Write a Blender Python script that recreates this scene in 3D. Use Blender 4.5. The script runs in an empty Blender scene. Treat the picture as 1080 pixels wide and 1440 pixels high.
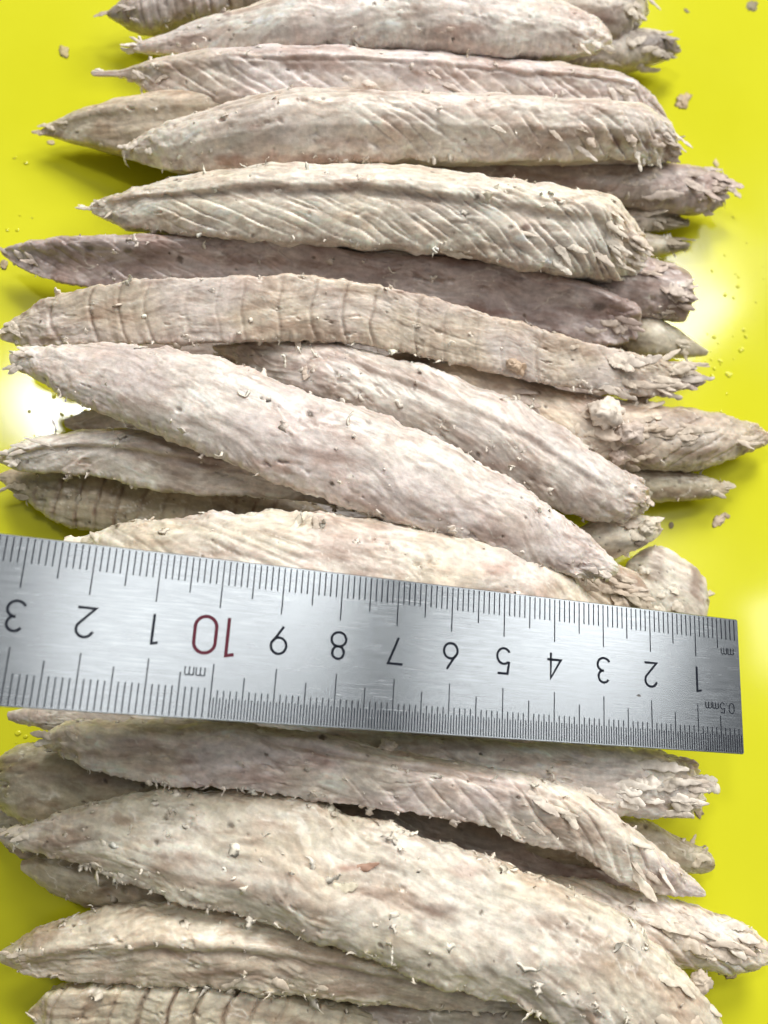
import bpy, math, random
import numpy as np
from mathutils import Vector, Matrix

# ------------------------------------------------------------------ camera
CM = 0.01
F_PX, PW, PH = 1200.0, 1080.0, 1440.0          # focal length and picture size in photo pixels
_tx, _ty, DIST = math.radians(6), math.radians(14), 19.0
_N = np.array([math.sin(_tx), -math.sin(_ty), 0.0]); _N[2] = -math.sqrt(1 - _N @ _N)
_X = np.array([1.0, 0, 0]) - _N[0] * _N; _X /= np.linalg.norm(_X)
R = np.array([_X, np.cross(_N, _X), _N])       # rows: world axes in camera coordinates (x right, y down, z forward)
O = np.array([0, 0, DIST])
CAM = R @ (-O)                                 # camera position, centimetres above the tabletop

scene = bpy.context.scene
cd = bpy.data.cameras.new('camera'); cam = bpy.data.objects.new('camera', cd)
scene.collection.objects.link(cam); scene.camera = cam
cd.sensor_fit = 'HORIZONTAL'; cd.sensor_width = 36; cd.lens = 36 * F_PX / PW
cd.clip_start = 0.005; cd.clip_end = 50
_ax = R @ np.array([1, 0, 0]); _ay = R @ np.array([0, -1, 0]); _az = R @ np.array([0, 0, -1])
M4 = Matrix([[_ax[i], _ay[i], _az[i], CAM[i] * CM] for i in range(3)] + [[0, 0, 0, 1]])
cam.matrix_world = M4
cd.dof.use_dof = True; cd.dof.focus_distance = 0.160; cd.dof.aperture_fstop = 22

# ------------------------------------------------------------------ light
world = bpy.data.worlds.new('World'); scene.world = world; world.use_nodes = True
bg = world.node_tree.nodes['Background']
bg.inputs[0].default_value = (0.97, 0.98, 1.0, 1); bg.inputs[1].default_value = 0.15
def lamp(name, x, y, z, sx, sy, watts, col=(1, 0.978, 0.935)):
    l = bpy.data.lights.new(name, 'AREA'); l.shape = 'RECTANGLE'; l.size = sx * CM; l.size_y = sy * CM
    l.energy = watts; l.color = col
    o = bpy.data.objects.new(name, l); scene.collection.objects.link(o)
    o.location = (x * CM, y * CM, z * CM)
    o.rotation_euler = (Vector((0, 0, 0)) - Vector(o.location)).to_track_quat('-Z', 'Y').to_euler()
lamp('ceiling_lamp', -50, 58, 150, 16, 16, 4.6)
lamp('ceiling_lamp', 78, 86, 150, 24, 24, 4.2)
lamp('ceiling_lamp', 42, 20, 150, 26, 60, 2.6)
lamp('ceiling_lamp', 126, 18, 150, 18, 60, 2.6)
lamp('ceiling_lamp', 18, 178, 170, 80, 80, 50)
lamp('ceiling_lamp', 235, 170, 200, 90, 80, 50)
scene.view_settings.view_transform = 'Standard'; scene.view_settings.look = 'None'
scene.view_settings.exposure = -0.07; scene.view_settings.gamma = 1
scene.view_settings.use_curve_mapping = False
scene.cycles.use_denoising = True
scene.cycles.denoiser = 'OPENIMAGEDENOISE'; scene.cycles.denoising_input_passes = 'RGB_ALBEDO_NORMAL'; scene.cycles.denoising_prefilter = 'ACCURATE'
scene.cycles.use_adaptive_sampling = False
scene.cycles.max_bounces = 6

# ------------------------------------------------------------------ helpers
def ray(px, py):
    px = np.asarray(px, float); py = np.asarray(py, float)
    r = np.stack([(px - PW / 2) / F_PX, (py - PH / 2) / F_PX, np.ones_like(px)], -1)
    return r @ R.T
def at(px, py, z):                             # picture point at height z (cm) -> world point (cm)
    r = ray(px, py); return CAM + r * ((z - CAM[2]) / r[..., 2])[..., None]
def project(p):
    c = p @ R + O
    return np.stack([c[..., 0] / c[..., 2] * F_PX + PW / 2, c[..., 1] / c[..., 2] * F_PX + PH / 2], -1)

_rng = np.random.RandomState(7)
_perm = np.tile(_rng.permutation(256), 3)
_grad = _rng.normal(size=(256, 3)); _grad /= np.linalg.norm(_grad, axis=1)[:, None]
def noise(x, y, z=0.0):
    x, y, z = np.broadcast_arrays(np.asarray(x, float), y, z)
    xi = np.floor(x).astype(int); yi = np.floor(y).astype(int); zi = np.floor(z).astype(int)
    xf, yf, zf = x - xi, y - yi, z - zi
    u, v, w = [t * t * t * (t * (t * 6 - 15) + 10) for t in (xf, yf, zf)]
    xi &= 255; yi &= 255; zi &= 255
    def g(a, b, c):
        h = _grad[_perm[_perm[_perm[xi + a] + yi + b] + zi + c]]
        return h[..., 0] * (xf - a) + h[..., 1] * (yf - b) + h[..., 2] * (zf - c)
    def l(a, b, t): return a + (b - a) * t
    return 1.6 * l(l(l(g(0,0,0), g(1,0,0), u), l(g(0,1,0), g(1,1,0), u), v),
                   l(l(g(0,0,1), g(1,0,1), u), l(g(0,1,1), g(1,1,1), u), v), w)
def fbm(x, y, z, oct=3):
    s = 0; a = 1
    for k in range(oct):
        s = s + a * noise(x * 2**k + 17.3 * k, y * 2**k, z * 2**k + 5.1 * k); a *= 0.5
    return s
def sstep(a, b, x):
    t = np.clip((x - a) / (b - a), 0, 1); return t * t * (3 - 2 * t)

def cells(c, e, seed):
    """jittered cells: distance to the border between the two nearest, a random number and the offset from the nearest seed"""
    ci, ei = np.floor(c), np.floor(e)
    f1 = np.full(c.shape, 9.); f2 = np.full(c.shape, 9.); rid = np.zeros(c.shape); off = np.zeros(c.shape)
    for a in (-1, 0, 1):
        for b in (-1, 0, 1):
            x, y = ci + a, ei + b
            h1 = np.abs(np.sin(x * 127.1 + y * 311.7 + seed) * 43758.5) % 1; h2 = np.abs(np.sin(x * 269.5 + y * 183.3 + seed) * 24634.6) % 1
            dx, dy = c - (x + .12 + .76 * h1), e - (y + .1 + .8 * h2)
            d = np.sqrt(dx * dx + dy * dy); m = d < f1
            f2 = np.where(m, f1, np.minimum(f2, d)); rid = np.where(m, (h1 * 7.3 + h2 * 3.1) % 1, rid); off = np.where(m, dx, off); f1 = np.where(m, d, f1)
    return f2 - f1, rid, off
def curve(pts, n):                             # Catmull-Rom through points, resampled evenly
    p = np.array(pts, float)
    e = np.vstack([2 * p[0] - p[1], p, 2 * p[-1] - p[-2]])
    out = []
    for i in range(len(p) - 1):
        t = np.linspace(0, 1, 24, endpoint=False)[:, None]
        a, b, c, d = e[i], e[i+1], e[i+2], e[i+3]
        out.append(0.5 * (2*b + (c-a)*t + (2*a-5*b+4*c-d)*t**2 + (3*b-a-3*c+d)*t**3))
    out = np.vstack(out + [p[-1:]])
    L = np.concatenate([[0], np.cumsum(np.linalg.norm(np.diff(out, axis=0), axis=1))])
    t = np.linspace(0, L[-1], n)
    return np.stack([np.interp(t, L, out[:, k]) for k in range(p.shape[1])], -1)

def mesh_np(name, verts, quads, mat, parent=None, col=None, smooth=True):
    me = bpy.data.meshes.new(name)
    verts = np.asarray(verts, np.float32) * CM; quads = np.asarray(quads, np.int32)
    nf, k = quads.shape
    if len(verts) > 8:                         # faces outwards
        c0 = verts.mean(0); t0, t1, t2 = verts[quads[:, 0]] - c0, verts[quads[:, 1]] - c0, verts[quads[:, 2]] - c0
        if (np.cross(t0, t1) * t2).sum() < 0: quads = quads[:, ::-1].copy()
    me.vertices.add(len(verts)); me.vertices.foreach_set('co', verts.ravel())
    me.loops.add(nf * k); me.loops.foreach_set('vertex_index', quads.ravel())
    me.polygons.add(nf); me.polygons.foreach_set('loop_start', np.arange(0, nf * k, k, dtype=np.int32))
    me.polygons.foreach_set('loop_total', np.full(nf, k, np.int32))
    if smooth: me.polygons.foreach_set('use_smooth', np.ones(nf, bool))
    me.update(calc_edges=True); me.validate()
    if col is not None:
        a = me.attributes.new('tone', 'FLOAT_COLOR', 'POINT')
        a.data.foreach_set('color', np.concatenate([col, np.ones((len(col), 1))], 1).astype(np.float32).ravel())
    me.materials.append(mat)
    o = bpy.data.objects.new(name, me); scene.collection.objects.link(o)
    if parent: o.parent = parent
    return o
def tag(o, label, cat, group=None):
    o['label'] = label; o['category'] = cat
    if group: o['group'] = group
    return o

# ------------------------------------------------------------------ materials
def new_mat(name):
    m = bpy.data.materials.new(name); m.use_nodes = True
    nt = m.node_tree; return m, nt, nt.nodes['Principled BSDF']
def nd(nt, kind, **kw):
    n = nt.nodes.new(kind)
    for k, v in kw.items(): setattr(n, k, v)
    return n
def flesh_mat(name, gain=1.0, rough=0.36, fine=1.0, sss=.28):
    m, nt, b = new_mat(name); L = nt.links.new
    at_ = nd(nt, 'ShaderNodeAttribute', attribute_name='tone')
    tc = nd(nt, 'ShaderNodeTexCoord')
    n1 = nd(nt, 'ShaderNodeTexNoise'); n1.inputs['Scale'].default_value = 620; n1.inputs['Detail'].default_value = 8; n1.inputs['Roughness'].default_value = .68
    L(tc.outputs['Object'], n1.inputs['Vector'])
    mr = nd(nt, 'ShaderNodeMapRange'); mr.inputs[1].default_value = 0.3; mr.inputs[2].default_value = 0.7
    mr.inputs[3].default_value = 0.76 * gain; mr.inputs[4].default_value = 1.16 * gain
    L(n1.outputs['Fac'], mr.inputs[0])
    mx = nd(nt, 'ShaderNodeVectorMath', operation='SCALE'); L(at_.outputs['Color'], mx.inputs[0]); L(mr.outputs[0], mx.inputs['Scale'])
    mp0 = nd(nt, 'ShaderNodeMapping'); mp0.inputs['Scale'].default_value = (170, 460, 460); L(tc.outputs['Object'], mp0.inputs[0])
    n0 = nd(nt, 'ShaderNodeTexNoise'); n0.inputs['Scale'].default_value = 1; n0.inputs['Detail'].default_value = 6; n0.inputs['Distortion'].default_value = 1.2; L(mp0.outputs[0], n0.inputs['Vector'])
    cr = nd(nt, 'ShaderNodeValToRGB'); cr.color_ramp.elements[0].position = .30; cr.color_ramp.elements[1].position = .62
    cr.color_ramp.elements[0].color = (.86, .83, .80, 1); cr.color_ramp.elements[1].color = (1.06, 1.06, 1.05, 1); L(n0.outputs['Fac'], cr.inputs[0])
    mm = nd(nt, 'ShaderNodeVectorMath', operation='MULTIPLY'); L(mx.outputs[0], mm.inputs[0]); L(cr.outputs[0], mm.inputs[1])
    L(mm.outputs[0], b.inputs['Base Color'])
    r = nd(nt, 'ShaderNodeMapRange'); r.inputs[3].default_value = rough - 0.14; r.inputs[4].default_value = rough + 0.14
    n2 = nd(nt, 'ShaderNodeTexNoise'); n2.inputs['Scale'].default_value = 160; n2.inputs['Detail'].default_value = 4
    L(tc.outputs['Object'], n2.inputs['Vector']); L(n2.outputs['Fac'], r.inputs[0]); L(r.outputs[0], b.inputs['Roughness'])
    b.inputs['Subsurface Weight'].default_value = sss
    b.inputs['Subsurface Radius'].default_value = (1.0, 0.55, 0.35); b.inputs['Subsurface Scale'].default_value = 0.0018
    b.inputs['Specular IOR Level'].default_value = 0.5
    # fine fibre relief, drawn out along the loin's length
    mp = nd(nt, 'ShaderNodeMapping'); mp.inputs['Scale'].default_value = (420, 900, 900); L(tc.outputs['Object'], mp.inputs[0])
    n3 = nd(nt, 'ShaderNodeTexNoise'); n3.inputs['Scale'].default_value = 1; n3.inputs['Detail'].default_value = 5; n3.inputs['Distortion'].default_value = 0.6
    L(mp.outputs[0], n3.inputs['Vector'])
    n4 = nd(nt, 'ShaderNodeTexNoise'); n4.inputs['Scale'].default_value = 1500; n4.inputs['Detail'].default_value = 3; L(tc.outputs['Object'], n4.inputs['Vector'])
    ad = nd(nt, 'ShaderNodeMath', operation='MULTIPLY_ADD'); L(n4.outputs['Fac'], ad.inputs[0]); ad.inputs[1].default_value = 0.4; L(n3.outputs['Fac'], ad.inputs[2])
    bp = nd(nt, 'ShaderNodeBump'); bp.inputs['Strength'].default_value = 0.34 * fine; bp.inputs['Distance'].default_value = 0.00028
    L(ad.outputs[0], bp.inputs['Height']); L(bp.outputs[0], b.inputs['Normal'])
    return m
FLESH = flesh_mat('cooked_fish_flesh')
WET = flesh_mat('wet_fish_flesh', 0.95, 0.30, 0.6)
SHRED = flesh_mat('fish_shreds', 1.12, 0.5, 0.3, 0.0)

m, nt, b = new_mat('yellow_plastic'); YELLOW = m
tc = nd(nt, 'ShaderNodeTexCoord')
n1 = nd(nt, 'ShaderNodeTexNoise'); n1.inputs['Scale'].default_value = 14; n1.inputs['Detail'].default_value = 5
nt.links.new(tc.outputs['Object'], n1.inputs['Vector'])
cr = nd(nt, 'ShaderNodeValToRGB'); cr.color_ramp.elements[0].position = 0.3; cr.color_ramp.elements[1].position = 0.7
cr.color_ramp.elements[0].color = (0.61, 0.605, 0.016, 1); cr.color_ramp.elements[1].color = (0.69, 0.685, 0.026, 1)
nt.links.new(n1.outputs['Fac'], cr.inputs[0]); nt.links.new(cr.outputs[0], b.inputs['Base Color'])
n2 = nd(nt, 'ShaderNodeTexNoise'); n2.inputs['Scale'].default_value = 22; n2.inputs['Detail'].default_value = 3
nt.links.new(tc.outputs['Object'], n2.inputs['Vector'])
mr = nd(nt, 'ShaderNodeMapRange'); mr.inputs[1].default_value = 0.3; mr.inputs[2].default_value = 0.7
mr.inputs[3].default_value = 0.06; mr.inputs[4].default_value = 0.17
nt.links.new(n2.outputs['Fac'], mr.inputs[0]); nt.links.new(mr.outputs[0], b.inputs['Roughness'])
bp = nd(nt, 'ShaderNodeBump'); bp.inputs['Strength'].default_value = 0.03; bp.inputs['Distance'].default_value = 0.0005
nt.links.new(n2.outputs['Fac'], bp.inputs['Height']); nt.links.new(bp.outputs[0], b.inputs['Normal'])

m, nt, b = new_mat('brushed_steel'); STEEL = m
b.inputs['Base Color'].default_value = (0.35, 0.38, 0.41, 1); b.inputs['Metallic'].default_value = 1
b.inputs['Anisotropic'].default_value = 0.85
tc = nd(nt, 'ShaderNodeTexCoord')
tg = nd(nt, 'ShaderNodeTangent', direction_type='RADIAL', axis='Y')
vt = nd(nt, 'ShaderNodeVectorTransform', vector_type='VECTOR', convert_from='OBJECT', convert_to='WORLD'); vt.inputs[0].default_value = (0, 1, 0)
nt.links.new(vt.outputs[0], b.inputs['Tangent']); nt.nodes.remove(tg)
mp = nd(nt, 'ShaderNodeMapping'); mp.inputs['Scale'].default_value = (60, 6500, 1); nt.links.new(tc.outputs['Object'], mp.inputs[0])
n1 = nd(nt, 'ShaderNodeTexNoise'); n1.inputs['Scale'].default_value = 1; n1.inputs['Detail'].default_value = 5; nt.links.new(mp.outputs[0], n1.inputs['Vector'])
mp2 = nd(nt, 'ShaderNodeMapping'); mp2.inputs['Scale'].default_value = (260, 1400, 1); mp2.inputs['Rotation'].default_value = (0, 0, 0.10); nt.links.new(tc.outputs['Object'], mp2.inputs[0])
n2 = nd(nt, 'ShaderNodeTexNoise'); n2.inputs['Scale'].default_value = 1; n2.inputs['Detail'].default_value = 4; nt.links.new(mp2.outputs[0], n2.inputs['Vector'])
av = nd(nt, 'ShaderNodeMath', operation='MULTIPLY_ADD'); nt.links.new(n2.outputs['Fac'], av.inputs[0]); av.inputs[1].default_value = 0.7; nt.links.new(n1.outputs['Fac'], av.inputs[2])
mr = nd(nt, 'ShaderNodeMapRange'); mr.inputs[1].default_value = 0.55; mr.inputs[2].default_value = 1.15; mr.inputs[3].default_value = 0.20; mr.inputs[4].default_value = 0.29
nt.links.new(av.outputs[0], mr.inputs[0]); nt.links.new(mr.outputs[0], b.inputs['Roughness'])
bp = nd(nt, 'ShaderNodeBump'); bp.inputs['Strength'].default_value = 0.05; bp.inputs['Distance'].default_value = 0.00002
nt.links.new(av.outputs[0], bp.inputs['Height']); nt.links.new(bp.outputs[0], b.inputs['Normal'])

def plain(name, col, rough=0.5, **kw):
    m, nt, b = new_mat(name); b.inputs['Base Color'].default_value = (*col, 1); b.inputs['Roughness'].default_value = rough
    for k, v in kw.items(): b.inputs[k].default_value = v
    return m
INK = plain('black_ink', (0.012, 0.015, 0.024), 0.8, **{'Specular IOR Level': .15})
RED = plain('red_ink', (0.105, 0.022, 0.036), 0.8, **{'Specular IOR Level': .15})
SMUDGE = plain('grey_smudge', (0.12, 0.11, 0.11), 0.6)
WATER = plain('water_bead', (.66, .65, .03), 0.03)

# ------------------------------------------------------------------ the surface
g = 30
vs = np.array([(x, y, 0) for y in (-32, 38) for x in (-38, 40)], float)
tab = mesh_np('tabletop', vs, [[0, 1, 3, 2]], YELLOW, smooth=False); tab['kind'] = 'structure'

# ------------------------------------------------------------------ fish loins
# cross-sections from far edge (1) to near edge (-1): height over half-width; the near edge is cut crisp and undercut
ROUND = [(1, .12), (.97, .40), (.80, .70), (.45, .89), (0, .95), (-.5, .87), (-.86, .64), (-.985, .44), (-1, .30)]
RIDGE = [(1, .15), (.96, .42), (.72, .80), (.30, 1.0), (.05, .97), (-.12, .86), (-.8, .56), (-.985, .42), (-1, .30)]
LOW = [(1, .12), (.96, .42), (.75, .70), (.2, .88), (-.3, .92), (-.6, .82), (-.97, .50), (-1, .36)]
SLAB = [(1, .40), (.975, .62), (.86, .86), (.70, .90), (0, .76), (-.6, .60), (-.975, .44), (-1, .30)]
TINT = {'pink': (.755, .675, .64), 'cream': (.80, .74, .615), 'grey': (.50, .435, .395), 'olive': (.50, .45, .335),
        'mauve': (.545, .455, .435), 'pale': (.835, .78, .71), 'tan': (.71, .61, .485)}

def prof_curve(prof, n):
    c = curve(prof, n * 3)
    k = np.hanning(9); k /= k.sum()
    pad = np.vstack([np.repeat(c[:1], 4, 0), c, np.repeat(c[-1:], 4, 0)])
    c = np.stack([np.convolve(pad[:, i], k, 'valid') for i in (0, 1)], -1)
    L = np.concatenate([[0], np.cumsum(np.linalg.norm(np.diff(c, axis=0), axis=1))])
    t = np.linspace(0, L[-1], n)
    return np.stack([np.interp(t, L, c[:, i]) for i in (0, 1)], -1)

LOINS = {}
def ribbons(P, Nn, D, length, width, curl, rs, lift, seg=7):
    """small torn strands rooted at P, growing along D and curling towards or away from the normal Nn"""
    k = len(P); B = np.cross(Nn, D); B /= np.linalg.norm(B, axis=1)[:, None] + 1e-9
    ang = lift[:, None] + curl[:, None] * np.linspace(0, 1, seg)[None]
    side = (rs.normal(size=(k, 1)) * 0.9) * np.linspace(0, 1, seg)[None] ** 1.3 + np.cumsum(rs.normal(size=(k, seg)) * .38, 1)
    ang = ang + np.cumsum(rs.normal(size=(k, seg)) * .22, 1)
    d = np.cos(ang)[..., None] * (np.cos(side)[..., None] * D[:, None] + np.sin(side)[..., None] * B[:, None]) + np.sin(ang)[..., None] * Nn[:, None]
    step = (length / seg)[:, None, None]
    pts = P[:, None] - Nn[:, None] * 0.02 + np.cumsum(d * step, axis=1) - d * step
    taper = np.interp(np.linspace(0, 1, seg), [0, .2, .45, .75, 1], [.5, 1.1, 1.0, .75, .15])
    wv = width[:, None] * taper[None] * (1 + .42 * rs.normal(size=(k, seg)).clip(-1.5, 1.5))
    bb = np.cross(d, Nn[:, None]); bb /= np.linalg.norm(bb, axis=2)[..., None] + 1e-6
    nn = np.cross(bb, d)
    ring = np.stack([pts + bb * wv[..., None], pts + nn * wv[..., None] * .18, pts - bb * wv[..., None], pts - nn * wv[..., None] * .18], 2)
    V = ring.reshape(-1, 3)
    base = (np.arange(k) * seg * 4)[:, None, None, None]; r = (np.arange(seg - 1) * 4)[None, :, None, None]
    j = np.arange(4)[None, None, :, None]; j2 = (j + 1) % 4
    Q = np.concatenate([base + r + j, base + r + j2, base + r + 4 + j2, base + r + 4 + j], -1).reshape(-1, 4)
    caps = np.concatenate([base[:, 0, 0] + np.array([[3, 2, 1, 0]]), base[:, 0, 0] + (seg - 1) * 4 + np.array([[0, 1, 2, 3]])])
    return V, np.concatenate([Q, caps])

def loin(name, top, bot, z, label, seed, prof=ROUND, tint='pink', tint2=None, hd=.75, up=1.18, lump=.045, fib=.020, fang=0.0,
         chev=(), bands=(), blood=(), spots=6, shred=70, fray=(), mat=None, cat='fish loin', group='cooked fish loins laid side by side', pinkish=.5, edge=.03, seam=(), stain=.72, layer=.006):
    rs = np.random.RandomState(seed); lump *= .7; fib *= .5
    top, bot = list(top), list(bot)
    for e, sg in ((0, 1), (-1, -1)):           # blunt outlines are rounded off to a torn end
        g_ = bot[e][1] - top[e][1]
        if g_ > 24:
            mid_ = (top[e][0] * .5 + bot[e][0] * .5, (top[e][1] + bot[e][1]) / 2)
            for ln_ in (top, bot): ln_[e] = (ln_[e][0] + sg * g_ * .35, ln_[e][1] * .75 + mid_[1] * .25)
            if e == 0: top.insert(0, (mid_[0], mid_[1] - 2)); bot.insert(0, (mid_[0], mid_[1] + 2))
            else: top.append((mid_[0], mid_[1] - 2)); bot.append((mid_[0], mid_[1] + 2))
    px_len = max(np.ptp([p[0] for p in top]), 40)
    px_wid = max(b_[1] for b_ in bot) - min(t_[1] for t_ in top)
    ns = int(np.clip(px_len / 1.75, 40, 560)); nt_ = int(np.clip(px_wid * .62, 26, 96)); nb = max(10, nt_ // 5)
    T = curve(top, ns); Bm = curve(bot, ns)
    s = np.linspace(0, 1, ns)
    z0 = np.interp(s, np.linspace(0, 1, len(z)), z); z0 = np.convolve(np.pad(z0, 20, mode='edge'), np.ones(41) / 41, 'valid')
    pc = prof_curve(prof, nt_)
    co = prof_curve(prof, 36)
    gap = T - Bm; gl = np.linalg.norm(gap, axis=1)
    mid = (T + Bm) / 2
    dirv = np.stack([np.zeros(ns), -np.ones(ns)], -1)
    big = gl > 6
    dirv[big] = gap[big] / gl[big][:, None]
    gl = np.maximum(gl, 2.5)
    T = mid + dirv * gl[:, None] / 2; Bm = mid - dirv * gl[:, None] / 2
    tT, tB = T.copy(), Bm.copy()
    for it in range(6):                        # fit the swollen body between the two outlines
        A = at(T[:, 0], T[:, 1], z0); B = at(Bm[:, 0], Bm[:, 1], z0)
        C = (A + B) / 2; Wv = (A - B) / 2; w = np.linalg.norm(Wv, axis=1)
        P = C[:, None] + co[None, :, :1] * Wv[:, None]; P[..., 2] += co[None, :, 1] * w[:, None] * up
        pr = ((project(P) - mid[:, None]) * dirv[:, None]).sum(-1)
        hi, lo = pr.max(1), pr.min(1)
        T = T - dirv * (hi - ((tT - mid) * dirv).sum(1))[:, None] * .9
        Bm = Bm - dirv * (lo - ((tB - mid) * dirv).sum(1))[:, None] * .9
    h1, h2 = prof[0][1], prof[-1][1]
    low = curve([(-1, h2), (-.84, h2 * .2 - .05), (-.55, -.72 * hd), (0, -hd), (.6, -.72 * hd), (.9, h1 * .2 - .05), (1, h1)], nb + 2)[1:-1]
    ringp = np.vstack([pc, low]); m_ = len(ringp)
    P = C[:, None] + ringp[None, :, :1] * Wv[:, None]
    upv = np.where(ringp[:, 1] > 0, up, 1.0)
    P[..., 2] += (ringp[:, 1] * upv)[None] * w[:, None]
    P[..., 2] = np.maximum(P[..., 2], 0.02)
    # grid coordinates in centimetres
    Lc = np.concatenate([[0], np.cumsum(np.linalg.norm(np.diff(C, axis=0), axis=1))])
    S = np.repeat(Lc[:, None], m_, 1)
    arc = np.concatenate([[0], np.cumsum(np.linalg.norm(np.diff(ringp, axis=0), axis=1))]); arc = arc - arc[nt_ // 2]
    Y = arc[None] * np.maximum(w, .15)[:, None]
    Q = np.repeat(ringp[None, :, 0], ns, 0); istop = np.repeat((np.arange(m_) < nt_)[None], ns, 0)
    s2 = np.repeat(s[:, None], m_, 1)
    o1 = seed * 3.71
    ds = np.gradient(P, axis=0); dq = np.roll(P, -1, 1) - np.roll(P, 1, 1)
    Nn = np.cross(dq, ds); ln = np.linalg.norm(Nn, axis=2, keepdims=True); Nn /= ln + 1e-12
    if (Nn[:, nt_ // 2, 2]).mean() < 0: Nn = -Nn
    thin = np.clip(w / .55, .15, 1)[:, None]
    rough = sstep(-.15, .55, fbm(S * .9 + 21, Y * 1.5 + o1, o1 + 5, 2))          # torn areas between smooth ones
    disp = lump * 1.1 * fbm(S * .8 + o1, Y * 1.2, o1, 2) + lump * .35 * (.4 + rough) * fbm(S * 2.4 + o1, Y * 4.2, o1 + 9, 2)
    ca, sa = math.cos(fang), math.sin(fang)
    warp = .35 * noise(S * .8 + o1, Y * .9, 3.3)
    fs, fy = ca * S - sa * (Y + warp), sa * S + ca * (Y + warp)
    fn = fbm(fs * .9 + o1, fy * 5.5, o1 * .7, 2)
    disp += fib * (.35 + .9 * rough) * (.5 - 1.6 * np.abs(fn)) + fib * .15 * noise(fs * 3.0, fy * 15, o1)
    disp += .006 * rough * fbm(S * 9, Y * 12 + o1, o1, 2)
    bd, rnd, off = cells(fy / .24 + .2 * noise(S * 2, Y * 2, o1), fs / 1.0 + .3 * noise(S, Y, o1 + 7), seed)   # muscle flakes along the grain
    flakes = sstep(0, .28, bd) * .8 + (rnd - .5) * .7 + off * .5
    disp += (fib * .55 + .004) * (.3 + 1.0 * rough) * (flakes - .5)
    # torn-up pits and lifted patches with crisp edges
    tp = fbm(fs * .75 + 31 + o1, fy * 2.3, o1 + 2, 2) + .20 * fbm(fs * 4.5 + o1, fy * 8, o1 + 6, 3)
    lay = sstep(-.34, -.29, tp) + sstep(-.02, .03, tp) + sstep(.30, .35, tp)          # peeled layers with ragged edges
    disp += layer * (lay - 1.5)
    pit = fbm(S * 3.0 + 77, Y * 6 + o1, o1 + 12, 3)
    disp -= .05 * sstep(.55, .75, pit) * rough
    base = np.array(TINT[tint]); alt = np.array(TINT[tint2 or 'cream'])
    mixn = sstep(-.45, .55, fbm(S * .55 + o1, Y * .9, o1 + 4, 3))[..., None]
    col = base * (1 - .65 * mixn) + alt * .65 * mixn
    pk = sstep(.05, .65, fbm(S * .8 + 50, Y * 1.8 + o1, o1, 3))[..., None] * pinkish
    col = col * (1 - pk) + col * np.array([.87, .775, .735]) * pk
    dk = sstep(.25, .85, fbm(S * 2.4 + 80, Y * 4.0 + o1, o1, 3))[..., None] * .62 * (.4 + .6 * rough[..., None])
    col = col * (1 - dk) + col * np.array([.72, .63, .55]) * dk
    col = col * (1 + ((rnd - .5) * .13 * (.4 + rough))[..., None] * np.array([.9, 1, 1.1]))
    ltone = np.array([.90, .99, .95, 1.06]); li = lay.clip(0, 3); l0 = np.floor(li).astype(int).clip(0, 2); lf = (li - l0)
    col = col * ((ltone[l0] * (1 - lf) + ltone[l0 + 1] * lf))[..., None]
    st = sstep(.10, .70, fbm(S * .65 + 15 + o1, Y * 2.6, o1 + 8, 3) + .25 * noise(S * 4, Y * 9, o1))[..., None] * stain      # brown-mauve streaks
    col = col * (1 - st) + col * np.array([.66, .565, .525]) * st
    pv = np.random.RandomState(seed + 500).uniform(-1, 1, 2); col = col * (1 + .07 * pv[0]) * np.array([1 + .012 * pv[1], 1, 1 - .028 * pv[1]])      # each piece its own tone
    fl = (fbm(fs * 1.8 + 7, fy * 11, o1 + 3, 2) * .17)[..., None]
    col = col * (1 + fl)
    wn = fbm(fs * 1.1 + 60 + o1, fy * 4.0, o1 + 14, 2) + .35 * noise(S * 5, Y * 5, o1)         # pale connective wisps
    wsp = (np.exp(-(wn / .045) ** 2) * sstep(-.1, .35, noise(S * 1.3 + 8, Y * 1.6, o1 + 1)))[..., None] * .7
    col = col * (1 - wsp) + np.array([.86, .82, .75]) * wsp
    disp += .008 * wsp[..., 0]
    mk = sstep(.30, .62, fbm(fs * 2.2 + 90 + o1, fy * 6.5, o1 + 16, 3))[..., None] * .52         # short brown-grey marks in the grain
    col = col * (1 - mk) + col * np.array([.62, .545, .51]) * mk
    for (a0, a1, q0, q1, slant, per, amp, brown) in chev:
        msk = sstep(a0 - .05, a0 + .06, s2) * (1 - sstep(a1 - .03, a1 + .03, s2)) * sstep(q0 - .12, q0 + .12, Q) * (1 - sstep(q1 - .12, q1 + .12, Q)) * istop
        c = (S - slant * Y - .10 * Y * np.abs(Y) * np.sign(slant) + .22 * noise(S * .9 + o1, Y * .9, 8.8) + .03 * noise(S * 5, Y * 5, o1)) / per
        e = (Y + .25 * noise(S * 1.3, Y * 1.3, 6.1 + seed)) / (per * 3.6)
        bd, rnd, off = cells(c, e, seed)
        brk = .35 + .65 * sstep(-.35, .25, noise(S * 1.0 + 3, Y * 1.4, o1))
        flk = sstep(0, .30, bd) ** .7 * .8 + (rnd - .5) * .55 + np.clip(off, -.6, .6) * .55
        disp = disp * (1 - .3 * msk) + msk * thin * amp * .55 * brk * (flk - .55)
        line = np.exp(-(bd / .10) ** 2) * msk * brown * brk * (.25 + .75 * sstep(-.2, .4, noise(S * 2.2, Y * 3 + 9, o1)))
        col = col * (1 - line[..., None]) + np.array([.30, .20, .155]) * line[..., None]
        col = col * (1 + (msk * (rnd - .5) * .16)[..., None])
    bandw = np.zeros(S.shape)
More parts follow.
